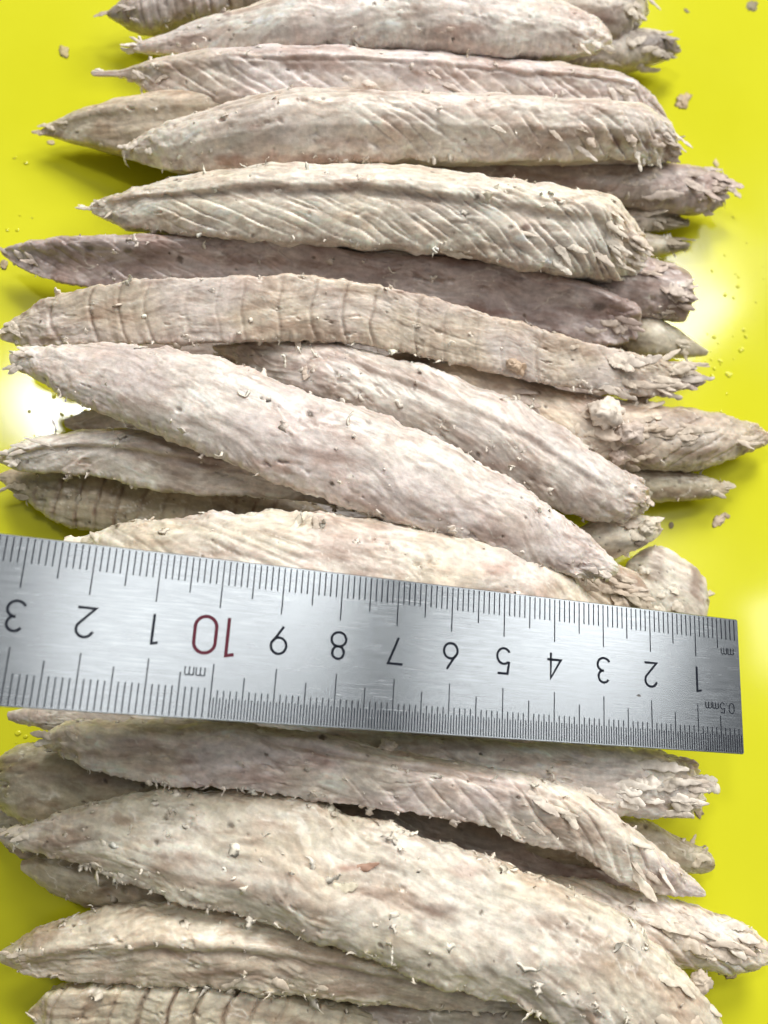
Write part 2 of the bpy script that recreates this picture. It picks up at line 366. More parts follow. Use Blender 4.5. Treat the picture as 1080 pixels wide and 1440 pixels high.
    for (a0, a1, q0, q1, slant, per, amp, brown) in bands:
        msk = sstep(a0 - .03, a0 + .03, s2) * (1 - sstep(a1 - .04, a1 + .04, s2)) * sstep(q0 - .1, q0 + .1, Q) * (1 - sstep(q1 - .1, q1 + .1, Q)) * istop
        c = (S + slant * Y - .16 * Q * Q + .06 * noise(S * .9, Y * 2.0 + o1, 4.4) + .012 * noise(S * 4, Y * 7, o1)) / per
        c = c + .32 * noise(c * .6, seed, 1.5)
        ci = np.floor(c + .5); fr = np.abs(c - ci)
        rnd = np.sin(ci * 57.3 + seed * 2.2) * .5 + .5
        groove = np.exp(-(fr / .06) ** 2)
        disp += .55 * msk * thin * (-amp * (.45 + rnd) * groove + amp * .5 * (1 - (2 * fr) ** 2) + amp * .5 * (rnd - .5))
        hole = .35 + .65 * sstep(-.25, .3, noise(S * 3.0 + 11, Y * 4.5, ci * 2.3))
        bandw = np.maximum(bandw, np.exp(-(fr / .10) ** 2) * msk)
        line = np.exp(-((fr) / (.036 if brown < .78 else .11)) ** 2) * msk * brown * (.3 + .7 * rnd) * hole
        col = col * (1 - line[..., None]) + np.array([.24, .145, .10]) * line[..., None]
    for (a0, a1, qa, qb, amp, wd, brown) in seam:      # furrow running along the loin
        msk = sstep(a0, a0 + .08, s2) * (1 - sstep(a1 - .08, a1, s2)) * istop
        qc = qa + (qb - qa) * (s2 - a0) / (a1 - a0) + .10 * fbm(S * .8, seed, .5, 2)
        f = np.exp(-((Q - qc) / wd) ** 2) * msk
        disp -= .5 * amp * f * (.6 + .8 * sstep(-.4, .4, noise(S * 1.7, seed, 7.7)))
        disp += amp * .25 * np.exp(-((Q - qc - wd * 1.5) / wd) ** 2) * msk
        f = f * brown; col = col * (1 - f[..., None]) + np.array([.34, .235, .185]) * f[..., None]
    pj = project(P)
    for (bx, by, rx, ry, k, cc) in blood:      # stained patches (blood line, gut stains)
        dx, dy = (pj[..., 0] - bx) / rx, (pj[..., 1] - by) / ry
        f = (1 - sstep(.35, 1.1, np.sqrt(dx * dx + dy * dy) + .45 * fbm(S * 3, Y * 6, o1 + 6, 3))) * k
        col = col * (1 - f[..., None]) + np.array(cc) * f[..., None]
    for i in range(int(spots * 2.2)):
        ii, jj = rs.randint(int(ns * .06), int(ns * .94)), rs.randint(2, nt_ - 2)
        rr = rs.uniform(.02, .045) * (1.7 if rs.rand() < .2 else 1)
        dd = np.sqrt((S - S[ii, jj]) ** 2 + ((Y - Y[ii, jj]) * rs.uniform(.8, 1.7)) ** 2) / rr + .5 * noise(S * 22, Y * 22, o1)
        f = (1 - sstep(.5, 1.2, dd)) * rs.uniform(.5, 1.0)
        col = col * (1 - f[..., None]) + np.array([.11, .075, .05]) * f[..., None]
        disp -= .02 * f
    # ragged outline
    eg = sstep(.72, .98, np.abs(Q))
    disp += edge * eg * fbm(S * 7 + o1, Y * 3, o1 + 1, 3) + .07 * np.clip(w, .2, 1)[:, None] * sstep(.35, .95, np.abs(Q)) * fbm(S * 1.7, np.sign(Q) * 3 + o1, 1.1, 2)
    endm = (sstep(0, .035, s2) * sstep(0, .035, 1 - s2))
    P2 = P + Nn * (disp * thin * (.25 + .75 * endm))[..., None]
    jag = .55 * fbm(Y * 4.5, o1, 2.2, 3) * np.clip(w, .1, 1.0)[:, None]       # ends torn unevenly
    tang = np.gradient(C, axis=0); tang /= np.linalg.norm(tang, axis=1)[:, None]
    P2 += tang[:, None] * (jag * (sstep(.90, .99, s2) + .5 * sstep(.93, 1, 1 - s2)))[..., None]
    tipm = (1 - sstep(.02, .16, s2) + sstep(.84, .98, s2)) * np.clip(w / .4, .25, 1)[:, None]
    for ax in (0, 1, 2): P2[..., ax] += tipm * (.07 * noise(P[..., 0] * 2.2 + 9 * ax, P[..., 1] * 2.2, P[..., 2] * 2.2 + o1) + .03 * fbm(P[..., 0] * 7 + 9 * ax, P[..., 1] * 7, P[..., 2] * 7 + o1, 2))
    P2[..., 2] = np.maximum(P2[..., 2], 0.012)
    idx = np.arange(ns * m_).reshape(ns, m_)
    a = idx[:-1]; b_ = np.roll(idx, -1, 1)[:-1]; c_ = np.roll(idx, -1, 1)[1:]; d_ = idx[1:]
    quads = np.stack([a, b_, c_, d_], -1).reshape(-1, 4)
    # object origin at the loin's base so that its pieces share its frame
    org = C[ns // 2].copy(); org[2] = max(0, (z0[ns // 2] - hd * w[ns // 2]))
    ang = math.atan2(C[-1, 1] - C[0, 1], C[-1, 0] - C[0, 0])
    Rz = np.array([[math.cos(ang), -math.sin(ang), 0], [math.sin(ang), math.cos(ang), 0], [0, 0, 1]])
    loc = lambda p: (p - org) @ Rz
    P2[0] = P2[0].mean(0); P2[-1] = P2[-1].mean(0)      # ends drawn together
    V = P2.reshape(-1, 3); colv = col.reshape(-1, 3).clip(.01, .85)
    o = mesh_np(name, loc(V), quads, mat or FLESH, col=colv)
    o.location = tuple(org * CM); o.rotation_euler = (0, 0, ang)
    tag(o, label, cat, group)
    LOINS[seed] = dict(o=o, P=P2, N=Nn, pj=project(P2), nt=nt_, col=col, loc=loc, tang=tang, rs=rs)
    # torn strands on the surface, too many and too small to pick apart
    k = int(shred * 2.5)
    if k:
        wgt = (np.exp(2.4 * noise(S * 1.5 + 5, Y * 1.4 + o1, o1)) * (1 + 2.0 * eg + 4.0 * sstep(-.90, -.98, Q)) * (1 + 3 * bandw) * (.3 + rough) * istop * endm)[:, :nt_]
        cr_ = np.abs(np.gradient(np.gradient(pc[:, 1]))); wgt = wgt * (1 + 2.5 * cr_ / cr_.max())[None]
        pick = rs.choice(wgt.size, k, p=(wgt / wgt.sum()).ravel())
        ii, jj = pick // nt_, pick % nt_
        Pn, NN = P2[ii, jj], Nn[ii, jj]
        a = rs.uniform(-np.pi, np.pi, k) * .5 + rs.choice([0, np.pi], k)
        tv = tang[ii]; bv = np.cross(NN, tv); bv /= np.linalg.norm(bv, axis=1)[:, None] + 1e-9; tv = np.cross(bv, NN)
        D = np.cos(a)[:, None] * tv + np.sin(a)[:, None] * bv
        kind_ = rs.rand(k); stand = kind_ < .08; hang = (jj > nt_ * .93) & (rs.rand(k) < .3)
        ln_ = np.exp(rs.normal(-2.35, .55, k)).clip(.03, .34)
        D = np.where(hang[:, None], D * .5 + np.array([0, -.9, -.1]), D); D /= np.linalg.norm(D, axis=1)[:, None]
        lift_ = (kind_ > .88)                  # lifted flakes, broad and short
        ln_ = np.where(lift_, rs.uniform(.08, .24, k), ln_)
        wid = np.where(stand, ln_ * rs.uniform(.06, .14, k), np.where(lift_, ln_ * rs.uniform(.22, .42, k), ln_ * rs.uniform(.14, .34, k))).clip(.007, .085)
        V, Qd = ribbons(Pn, NN, D, ln_, wid, np.where(stand, rs.normal(0, 2.4, k), np.where(lift_, rs.normal(-.1, .3, k), rs.normal(-.25, .4, k))), rs, np.where(stand, rs.uniform(.3, 1.2, k), np.where(lift_, rs.uniform(0, .10, k), rs.uniform(0, .16, k))))
        cc = np.repeat(col[ii, jj] * .5 + np.array([.80, .75, .66]) * .5, 28, 0) * (1 + .1 * rs.normal(size=(k, 1)).repeat(28, 0))
        sh = mesh_np('torn_strands', loc(V), Qd, SHRED, o, cc.clip(.05, .85)); sh['kind'] = 'stuff'
    for (px, py, L_, wd, a, n) in fray:        # splayed flakes where the loin's end has come apart
        for i in range(n):
            leaf(seed, px + rs.normal(0, 5), py + rs.normal(0, 8), L_ * rs.uniform(.7, 1.25), wd * rs.uniform(.7, 1.3), a + rs.normal(0, .16), 'flake', rs=rs)
    return o

def near(seed, px, py):
    d = LOINS[seed]; v = d['pj'][:, :d['nt']]
    facing = (d['N'][:, :d['nt']] * (CAM - d['P'][:, :d['nt']])).sum(-1) > 0
    e = ((v - np.array([px, py])) ** 2).sum(-1) + np.where(facing, 0, 400)
    return np.unravel_index(e.argmin(), e.shape)

def leaf(seed, px, py, L_, wd, ang, name='flake', rs=None, curl=.25, lift=.1, colr=None, thick=.16, mixc=.35):
    """one leaf-shaped flake of flesh rooted on loin `seed` at a picture point; ang in the picture plane, 0 = to the right"""
    d = LOINS[seed]; rs = rs or d['rs']; i, j = near(seed, px, py)
    P0, n = d['P'][i, j], d['N'][i, j]
    D = np.array([math.cos(ang), math.sin(ang), 0]); n = n * .55 + np.array([0, 0, .45]); n /= np.linalg.norm(n)
    D = D - (D @ n) * n; D /= np.linalg.norm(D); B = np.cross(n, D)
    ns, m = 16, 10; t = np.linspace(0, 1, ns)
    prof = np.sin(np.pi * np.clip(t * .93 + .05, 0, 1)) ** .45 * (1 - .30 * t)
    a = lift + curl * t
    dirs = np.cos(a)[:, None] * D + np.sin(a)[:, None] * n
    c = P0 - n * .03 - D * L_ * .18 + np.cumsum(dirs, 0) * L_ / ns
    sd = rs.uniform(-.5, .5) * wd * np.sin(t * 3) ; c = c + B * sd[:, None]
    th = np.linspace(0, 2 * np.pi, m, endpoint=False)
    up = np.cross(dirs, B); up = -up
    w = prof * wd * (1 + .35 * noise(t * 6 + px, seed * 1.3, 2.2))
    V = c[:, None] + np.cos(th)[None, :, None] * B * w[:, None, None] + np.sin(th)[None, :, None] * (up * (w * thick)[:, None])[:, None]
    nz = fbm(V[..., 0] * 7 + seed, V[..., 1] * 7, V[..., 2] * 7, 2)
    V = V + (np.cos(th)[None, :, None] * B + np.sin(th)[None, :, None] * up[:, None]) * (nz * wd * .55 * prof[:, None])[..., None]
    V[..., 2] = np.maximum(V[..., 2], .01)
    idx = np.arange(ns * m).reshape(ns, m); r = np.roll(idx, -1, 1)
    Qd = np.stack([idx[:-1], r[:-1], r[1:], idx[1:]], -1).reshape(-1, 4)
    col = d['col'][i, j] * (1 - mixc) + np.array([.66, .58, .47]) * mixc
    if colr is not None: col = np.array(colr)
    cc = (col[None, None] * (1 + .16 * fbm(V[..., 0] * 9, V[..., 1] * 9 + seed, V[..., 2] * 9, 2))[..., None]).reshape(-1, 3)
    return mesh_np(name, d['loc'](V.reshape(-1, 3)), Qd, SHRED, d['o'], cc.clip(.02, .85))

def strand(seed, px, py, L_, wd, ang, lift=.8, curl=1.0, colr=(.80, .76, .67)):
    """one curled strand one can pick out in the photograph"""
    d = LOINS[seed]; rs = d['rs']; i, j = near(seed, px, py)
    n = d['N'][i, j]; D = np.array([math.cos(ang), math.sin(ang), 0]); D = D - (D @ n) * n; D /= np.linalg.norm(D)
    V, Q = ribbons(d['P'][i, j][None], n[None], D[None], np.array([L_ * .85]), np.array([wd * .75]), np.array([curl]), rs, np.array([lift]), seg=12)
    cc = np.repeat(np.array(colr)[None], len(V), 0)
    return mesh_np('curled_strand', d['loc'](V), Q, SHRED, d['o'], cc)

def lump(seed, px, py, r, colr=(.68, .60, .52), sq=.6):
    """a crumbly clump of flesh stuck on a loin"""
    d = LOINS[seed]; i, j = near(seed, px, py); c = d['P'][i, j] + d['N'][i, j] * r * .35
    V, Q = ball(r, sq, seed + px)
    cc = np.array(colr)[None] * (1 + .22 * fbm(V[:, 0] * 9, V[:, 1] * 9, V[:, 2] * 9, 3))[:, None]
    return mesh_np('flesh_clump', d['loc'](V + c), Q, SHRED, d['o'], cc.clip(.05, .85))
def ball(r, sq, seed, nu=36, nv=20):
    u = np.linspace(0, 2 * np.pi, nu, endpoint=False); v = np.linspace(.02, np.pi - .02, nv)
    U, Vv = np.meshgrid(u, v, indexing='ij')
    p = np.stack([np.cos(U) * np.sin(Vv), np.sin(U) * np.sin(Vv), np.cos(Vv)], -1)
    k = 1 + .38 * fbm(p[..., 0] * 1.2 + seed, p[..., 1] * 1.2, p[..., 2] * 1.2, 2) - .30 * np.abs(fbm(p[..., 0] * 2.8 + seed, p[..., 1] * 2.8, p[..., 2] * 2.8, 3)) + .10 * fbm(p[..., 0] * 7, p[..., 1] * 7 + seed, p[..., 2] * 7, 2)
    p = p * (r * k)[..., None] * np.array([1, .85, sq])
    idx = np.arange(nu * nv).reshape(nu, nv); rr = np.roll(idx, -1, 0)
    Q = np.stack([idx[:, :-1], rr[:, :-1], rr[:, 1:], idx[:, 1:]], -1).reshape(-1, 4)
    return p.reshape(-1, 3), Q

BR = (.22, .13, .10); RD = (.42, .24, .18); DK = (.13, .10, .085)

# name, outline (photo pixels, left to right): far edge, near edge; heights of its mid-plane in cm, left to right
FL = 'fish_loin'
loin(FL, [(150,18),(185,-8),(260,-40),(420,-60),(560,-40)], [(150,22),(178,34),(215,40),(280,22),(360,5),(470,-10),(560,-30)], [.7,1.0,.8],
     'greyish loin with dark cross bands cut off by the top edge at left', 1, tint='grey', tint2='pink', bands=[(0,1,-1,1,.15,.42,.09,.95)], shred=30)
loin(FL, [(700,-20),(780,-40),(860,-30),(905,0),(912,14)], [(700,40),(760,60),(820,62),(880,50),(912,18)], [1.0,1.0,.9],
     'grey brown loin end behind the topmost blunt loin at right', 2, tint='grey', spots=12, fray=[(900,20,.4,.08,-.2,3)], shred=30, blood=[(840,20,50,25,.4,BR)])
loin(FL, [(560,60),(700,48),(800,44),(880,36),(930,46),(958,70)], [(560,95),(700,100),(800,96),(880,95),(930,84),(958,73)], [.8,.8,.6],
     'ragged loin with a blackened tip pointing right, under the topmost loin', 3, tint='mauve', blood=[(935,62,34,22,.85,DK),(900,50,25,14,.5,DK)], shred=45,
     fang=-.25, fray=[(925,66,.55,.06,.05,4)])
loin(FL, [(180,64),(225,48),(300,22),(420,-14),(560,-34),(700,-24),(790,2),(845,34),(860,50)], [(186,72),(260,74),(340,72),(480,66),(600,72),(700,80),(790,76),(850,64),(860,56)],
     [1.2,1.9,2.0,1.7], 'smooth pale loin with a blunt right end, topmost in the picture', 4, prof=ROUND, tint='pale', tint2='pink', shred=70, lump=.05,
     blood=[(650,40,45,12,.5,RD),(800,50,60,8,.35,BR),(318,18,9,8,.6,BR)], spots=7)
loin(FL, [(56,183),(95,162),(150,142),(230,128),(320,120),(420,120)], [(58,189),(95,196),(140,206),(185,216),(280,225),(420,225)], [.45,.8,.8],
     'pointed tan loin end lying on the yellow, poking out left below the second loin', 5, tint='tan', tint2='olive', shred=45, spots=5, prof=RIDGE)
loin(FL, [(128,100),(170,98),(200,90),(260,76),(350,66),(500,66),(660,78),(800,90),(880,104),(925,140),(938,166)], [(128,106),(180,110),(222,136),(300,150),(420,160),(560,165),(720,165),(840,165),(900,168),(938,172)],
     [.9,1.5,1.6,1.4,1.0], 'long loin with a thin torn tail at left, between the topmost and the speckled loin', 6, prof=RIDGE, tint='pink', tint2='tan',
     chev=[(.05,.96,-1,.15,1.74,0.48,.07,.35)], seam=[(.2,.95,.12,.05,.06,.06,.4)], fray=[(925,160,.45,.06,-.7,5)], shred=120, spots=8, lump=.06)
loin(FL, [(400,236),(560,222),(700,222),(850,226),(950,230),(1000,246),(1022,264)], [(400,262),(560,262),(700,268),(830,282),(930,297),(1000,295),(1022,272)], [.8,.9,.9,.7],
     'mauve grey loin reaching furthest right in the upper half', 7, tint='mauve', tint2='grey', chev=[(.45,1,-1,1,-1.01,0.8,.05,.15)], fray=[(1005,268,.4,.10,-.1,5),(985,290,.3,.08,-.2,3)], shred=45, fang=.15, pinkish=.8)
loin(FL, [(170,212),(200,190),(260,164),(340,140),(410,124),(500,126),(600,130),(720,134),(820,136),(885,142),(935,172),(956,200)], [(172,222),(240,238),(320,240),(420,234),(560,226),(680,226),(800,226),(880,226),(956,228)],
     [1.4,2.1,2.1,2.0,1.6], 'loin with a reddish near face and brown dots at its right end', 8, prof=[(1,.1),(.95,.36),(.62,.76),(.10,1.0),(-.40,.90),(-.56,.80),(-.97,.34),(-1,.2)], tint='pale', tint2='pink',
     chev=[(.42,1,-1,.5,1.52,0.46,.085,.30)], blood=[(430,225,190,12,.6,RD),(868,200,10,9,.9,BR),(890,198,9,9,.9,BR),(910,205,7,8,.8,BR),(940,210,9,12,.7,BR),(358,180,12,8,.35,RD)], seam=[(.1,.75,.45,.55,.035,.06,.3)], fray=[(945,205,.35,.06,-.7,5),(930,180,.35,.05,-.8,3)], shred=130)
loin(FL, [(860,292),(900,290),(940,298),(968,312)], [(860,318),(900,325),(940,322),(968,318)], [.6,.6,.45],
     'short dark flaky tip beside the chevron ended loin, upper of two', 9, tint='olive', tint2='grey', blood=[(950,310,24,8,.6,DK)], shred=24, fray=[(935,312,.5,.06,-.1,3)])
loin(FL, [(860,326),(900,326),(940,334),(970,342)], [(860,356),(900,362),(940,356),(970,350)], [.5,.5,.4],
     'short dark flaky tip beside the chevron ended loin, lower of two', 10, tint='olive', tint2='grey', blood=[(955,346,22,8,.7,DK)], shred=20)
loin(FL, [(780,350),(850,352),(910,362),(955,382),(974,404)], [(780,430),(850,440),(910,446),(955,450),(974,436)], [.9,.9,.8],
     'wet mauve loin end with a torn dark rim, pointing right at the bright glare', 11, tint='mauve', tint2='grey', mat=WET, blood=[(950,430,30,20,.55,BR),(930,380,30,10,.4,BR)], shred=35, lump=.08, fray=[(950,425,.4,.07,-.3,5),(958,398,.35,.07,.1,4),(925,372,.4,.07,-.1,3)])
loin(FL, [(2,351),(45,341),(110,334),(250,331),(400,335),(500,352),(650,364),(800,390),(880,422),(906,448)], [(2,357),(40,382),(120,404),(200,412),(300,412),(450,420),(620,440),(740,462),(840,484),(904,478)],
     [.6,1.2,1.3,1.3,1.0], 'narrow mauve loin with a long thin left tip and wet right end', 12, prof=[(1,.2),(.97,.45),(.82,.85),(.55,1.0),(.30,.92),(-.1,.52),(-.6,.28),(-.97,.18),(-1,.1)], tint='mauve', tint2='pink', mat=WET,
     chev=[(.0,.45,-.6,1,1.89,0.57,.05,.2)], blood=[(845,432,14,7,.8,DK),(860,462,45,16,.5,(.52,.43,.42)),(125,350,9,6,.7,DK),(180,352,6,5,.7,DK)], shred=90, pinkish=.9, spots=10)
loin(FL, [(860,436),(905,441),(950,464),(996,494)], [(860,500),(905,502),(950,503),(996,500)], [.6,.55,.4],
     'smooth cone shaped loin tip pointing right beside the bright glare', 13, tint='olive', tint2='cream', shred=12, spots=1, lump=.02)
loin(FL, [(126,286),(180,268),(250,250),(330,238),(400,231),(540,231),(620,238),(700,249),(790,262),(850,272),(880,306),(900,345),(905,366)], [(128,298),(180,318),(270,331),(420,341),(560,348),(650,358),(740,376),(820,386),(880,390),(905,380)],
     [1.3,1.9,2.0,2.0,1.6], 'thick loin ending at right in bold chevron flakes, fourth from the top', 14, prof=[(1,.15),(.96,.42),(.74,.78),(.28,1.0),(.02,.98),(-.10,.86),(-.5,.74),(-.97,.48),(-1,.34)], tint='pale', tint2='cream',
     chev=[(.14,.70,-1,.02,2.17,0.53,.08,.15),(.66,1.0,-1,.9,1.67,0.39,.12,.25)], blood=[(742,318,9,8,.8,BR),(165,310,30,9,.5,DK)], seam=[(.03,.70,-.05,-.12,.06,.07,.35)], fray=[(890,350,.5,.07,-.55,5),(880,370,.5,.07,-.3,4),(860,300,.4,.05,-.7,3)], shred=150, spots=8)
loin(FL, [(520,492),(640,500),(760,540),(850,560),(920,570),(1000,582),(1060,600),(1080,608)], [(520,560),(640,610),(760,640),(850,660),(920,664),(990,658),(1050,636),(1082,622)], [.9,.9,.8,.5],
     'brown flecked loin whose pointed right tip reaches the right edge', 15, tint='tan', tint2='grey', chev=[(.5,1,-1,1,-1.3,0.57,.06,.3)], blood=[(720,545,90,30,.35,BR),(950,590,60,12,.35,BR)], fray=[(1040,615,.7,.06,-.15,4),(900,600,.6,.08,.2,4),(880,650,.5,.07,-.2,4)], shred=60, fang=-.3, spots=10)
loin(FL, [(820,655),(890,656),(950,660),(1000,672),(1023,687)], [(820,708),(890,706),(950,704),(1000,700),(1023,692)], [.5,.5,.4],
     'small dull olive loin tip on the yellow below the brown flecked tip', 16, tint='olive', tint2='tan', shred=22, spots=6, blood=[(930,665,60,8,.4,BR)])
loin(FL, [(0,455),(50,428),(110,408),(180,396),(300,390),(420,387),(560,408),(700,448),(790,474),(860,492),(930,505),(984,528)], [(-2,484),(60,488),(140,486),(220,484),(330,482),(420,479),(520,486),(640,512),(750,537),(870,553),(930,556),(984,540)],
     [1.2,1.9,2.0,1.9,1.3], 'long curved loin with a row of brown cross bands, just above the big smooth ones', 17, prof=SLAB, tint='tan', tint2='pink',
     bands=[(.03,.78,-1,.75,.12,.66,.055,.75)], chev=[(.80,1,-1,1,0.87,0.57,.06,.2)], shred=130, lump=.03, fib=.010, fray=[(945,520,.75,.09,-.05,6),(920,545,.5,.07,-.25,4)], spots=5, edge=.04)
loin(FL, [(298,486),(350,480),(400,477),(460,482),(520,494),(640,530),(750,580),(850,648),(895,676),(912,700)], [(300,492),(360,530),(420,560),(560,610),(680,668),(760,706),(820,732),(870,734),(912,712)],
     [1.2,1.6,1.6,1.4], 'pale fibrous loin with a rounded right end, tucked behind the big smooth loin', 18, tint='pale', tint2='pink', fib=.03, fang=-.25, seam=[(.05,.9,.3,-.2,.07,.10,.35)], shred=130, lump=.07,
     blood=[(360,505,60,10,.4,BR),(690,655,90,8,.35,RD)], chev=[(.08,.55,-.2,1,1.3,0.8,.07,.2)])
loin(FL, [(-4,668),(40,656),(140,650),(260,660),(380,690),(480,715)], [(-4,674),(40,706),(100,740),(180,752),(320,756),(480,745)], [.5,.55,.5],
     'dull olive loin with dark cross stripes at the left edge above the ruler', 19, tint='olive', tint2='tan', up=.75, bands=[(.02,.9,-1,1,.25,.45,.07,.95)], shred=35, spots=8)
loin(FL, [(-2,642),(30,624),(80,610),(200,604),(300,625),(420,660),(560,700),(640,725)], [(-2,650),(40,664),(120,668),(240,692),(420,704),(560,728),(640,740)], [1.2,1.7,1.6],
     'pale fibrous loin pointing left, half hidden under the big smooth loin', 20, tint='pale', tint2='grey', prof=RIDGE, fib=.035, fang=.12, seam=[(.02,.95,.0,-.1,.08,.12,.4)], shred=60, blood=[(290,650,80,18,.3,BR)])
loin(FL, [(700,770),(780,765),(850,790),(890,810),(925,840)], [(700,850),(780,872),(850,880),(890,880),(925,866)], [.6,.6,.5],
     'dark flaky loin piece in the gap above the ruler at right', 21, tint='tan', tint2='grey', chev=[(.2,1,-1,1,1.45,0.4,.08,.4)], fray=[(850,820,.7,.08,-.3,6),(820,800,.6,.06,-.5,5),(890,830,.5,.07,-.2,4)], shred=40, blood=[(820,810,70,30,.4,BR)])
loin('fish_piece', [(800,735),(850,724),(900,726),(928,736)], [(800,782),(850,784),(890,774),(928,752)], [.9,.9,.8],
     'small pale torn fish piece below the rounded loin end', 22, cat='fish piece', group='loose pieces of cooked fish', tint='cream', tint2='pale', shred=30, blood=[(890,766,40,7,.6,DK)], lump=.08, fray=[(905,745,.45,.07,.2,4)])
loin('fish_piece', [(880,790),(915,768),(950,778),(985,812),(996,850)], [(880,800),(905,862),(940,880),(975,884),(996,864)], [.5,.5,.4],
     'broad pale fish piece with a dark rim beside the ruler top at right', 23, cat='fish piece', group='loose pieces of cooked fish', tint='cream', tint2='pale', fray=[(930,860,.5,.08,-1.0,3)], shred=18, lump=.04, up=.6, blood=[(978,815,10,45,.6,BR),(925,800,14,30,.45,BR)], spots=9)
loin(FL, [(12,498),(50,487),(110,484),(200,487),(300,500),(420,546),(560,592),(700,664),(800,732),(850,775),(868,798)], [(14,510),(60,540),(130,576),(220,612),(300,642),(420,692),(560,738),(700,778),(790,806),(840,815),(866,808)],
     [1.8,2.5,2.6,2.1], 'big smooth pinkish loin lying slantwise across the middle', 24, prof=ROUND, tint='pink', tint2='pale', shred=130, lump=.055, fib=.012, fang=-.15, up=.85,
     blood=[(385,655,50,12,.45,RD),(700,760,120,10,.3,BR),(800,795,50,10,.4,BR)], spots=10)
loin(FL, [(105,756),(180,740),(250,730),(330,722),(420,719),(480,722),(620,746),(720,770),(790,804),(850,860)], [(105,770),(180,850),(280,880),(400,900),(520,910),(640,910),(740,905),(810,895),(850,872)],
     [1.9,2.4,2.0,1.4], 'loin with slanting fibre ridges lying under the steel ruler', 25, tint='cream', tint2='pink', fib=.03, fang=-.3, chev=[(.02,.45,-.2,1,2.32,0.57,.08,.25)], shred=130, lump=.06,
     blood=[(455,740,22,14,.5,BR),(700,800,24,12,.55,RD)])
loin(FL, [(-30,1050),(60,1040),(160,1050),(280,1080),(420,1110)], [(-30,1150),(60,1165),(160,1165),(280,1160),(420,1150)], [.8,.9,.8],
     'dull blotched loin at the left edge below the ruler', 26, tint='olive', tint2='cream', shred=35, spots=12, blood=[(60,1090,50,20,.35,BR)])
loin(FL, [(10,1000),(120,985),(300,990),(420,1010),(560,1030),(700,1042),(830,1046),(930,1056),(975,1084),(986,1108)], [(10,1012),(120,1040),(300,1065),(420,1080),(560,1095),(700,1110),(800,1130),(880,1146),(950,1148),(984,1130)],
     [1.1,1.6,1.8,1.8,1.2], 'frayed loin poking out right below the ruler', 27, tint='pale', tint2='grey', fib=.035, fang=-.2, shred=110, lump=.08, fray=[(960,1100,.7,.08,-.1,7),(955,1130,.55,.06,-.2,4)],
     blood=[(560,1050,160,10,.3,BR),(960,1080,30,20,.35,BR)])
loin(FL, [(680,1172),(760,1156),(880,1148),(940,1172),(985,1192),(1003,1208)], [(680,1178),(760,1212),(880,1222),(940,1226),(985,1228),(1003,1222)], [.7,.7,.5],
     'dull olive loin tip on the yellow right of the chevron loin', 28, tint='olive', tint2='tan', shred=22, fray=[(985,1200,.3,.05,.7,2)], blood=[(960,1185,40,10,.35,BR)])
loin(FL, [(360,1105),(480,1112),(620,1130),(740,1165),(840,1200),(900,1235)], [(360,1160),(480,1190),(620,1215),(740,1240),(840,1262),(900,1265)], [.75,.8,.75],
     'loin deep in the dark gap under the chevron loin, shade in its grey', 29, tint='grey', tint2='mauve', up=.5, shred=20)  # shade of the gap is put into its grey tint
loin(FL, [(58,1042),(80,1022),(115,1013),(230,1010),(330,1014),(440,1030),(560,1056),(700,1080),(790,1102),(850,1135),(920,1190),(970,1232),(992,1254)], [(60,1050),(110,1072),(170,1092),(280,1106),(400,1121),(520,1136),(660,1156),(730,1182),(800,1196),(870,1238),(930,1256),(990,1260)],
     [1.9,2.4,2.5,2.3,1.4], 'loin with neat chevron flakes at its right end, just below the ruler', 30, prof=[(1,.15),(.96,.42),(.72,.80),(.36,1.0),(-.10,.90),(-.60,.72),(-.975,.55),(-1,.44)], tint='pink', tint2='cream',
     chev=[(.50,1.0,-1,.75,1.45,0.57,.11,.30),(.15,.5,-1,.5,1.16,0.92,.04,.35)], seam=[(.3,.75,.55,.5,.09,.10,.5)], shred=130, spots=6, hd=.5)
loin(FL, [(640,1225),(760,1228),(880,1246),(980,1274),(1050,1302),(1080,1330)], [(640,1300),(760,1330),(880,1345),(960,1362),(1030,1368),(1080,1352)], [1.1,1.2,1.1,.8],
     'pale layered loin reaching the right edge at the bottom', 31, tint='pale', tint2='tan', chev=[(.2,1,-1,1,1.89,0.63,.09,.3)], seam=[(.1,1,.1,0,.08,.10,.5)], shred=70, fang=-.3, fib=.03, fray=[(1040,1335,.5,.08,-.2,4)], blood=[(1020,1280,30,8,.5,DK)])
loin(FL, [(30,1210),(90,1196),(200,1220),(330,1270),(460,1310)], [(30,1222),(90,1262),(180,1290),(330,1320),(460,1340)], [.7,.8,.8],
     'shadowed loin tip between the two big pale loins at bottom left', 32, tint='olive', tint2='tan', shred=25)
loin(FL, [(40,1408),(90,1385),(200,1375),(330,1380),(450,1400),(560,1420)], [(40,1440),(80,1480),(200,1500),(330,1505),(450,1500),(560,1490)], [.9,1.0,1.0],
     'dull loin with raised cross bands cut off by the bottom edge at left', 33, tint='olive', tint2='cream', bands=[(.02,.95,-1,1,.1,.50,.14,.85)], shred=40, prof=SLAB)
loin(FL, [(430,1416),(520,1402),(640,1398),(760,1410),(880,1440)], [(430,1440),(520,1480),(640,1500),(760,1510),(880,1500)], [.9,.9,.9],
     'dark loin cut off by the bottom edge under the largest loin', 34, tint='olive', tint2='grey', shred=30, fib=.03, spots=10)
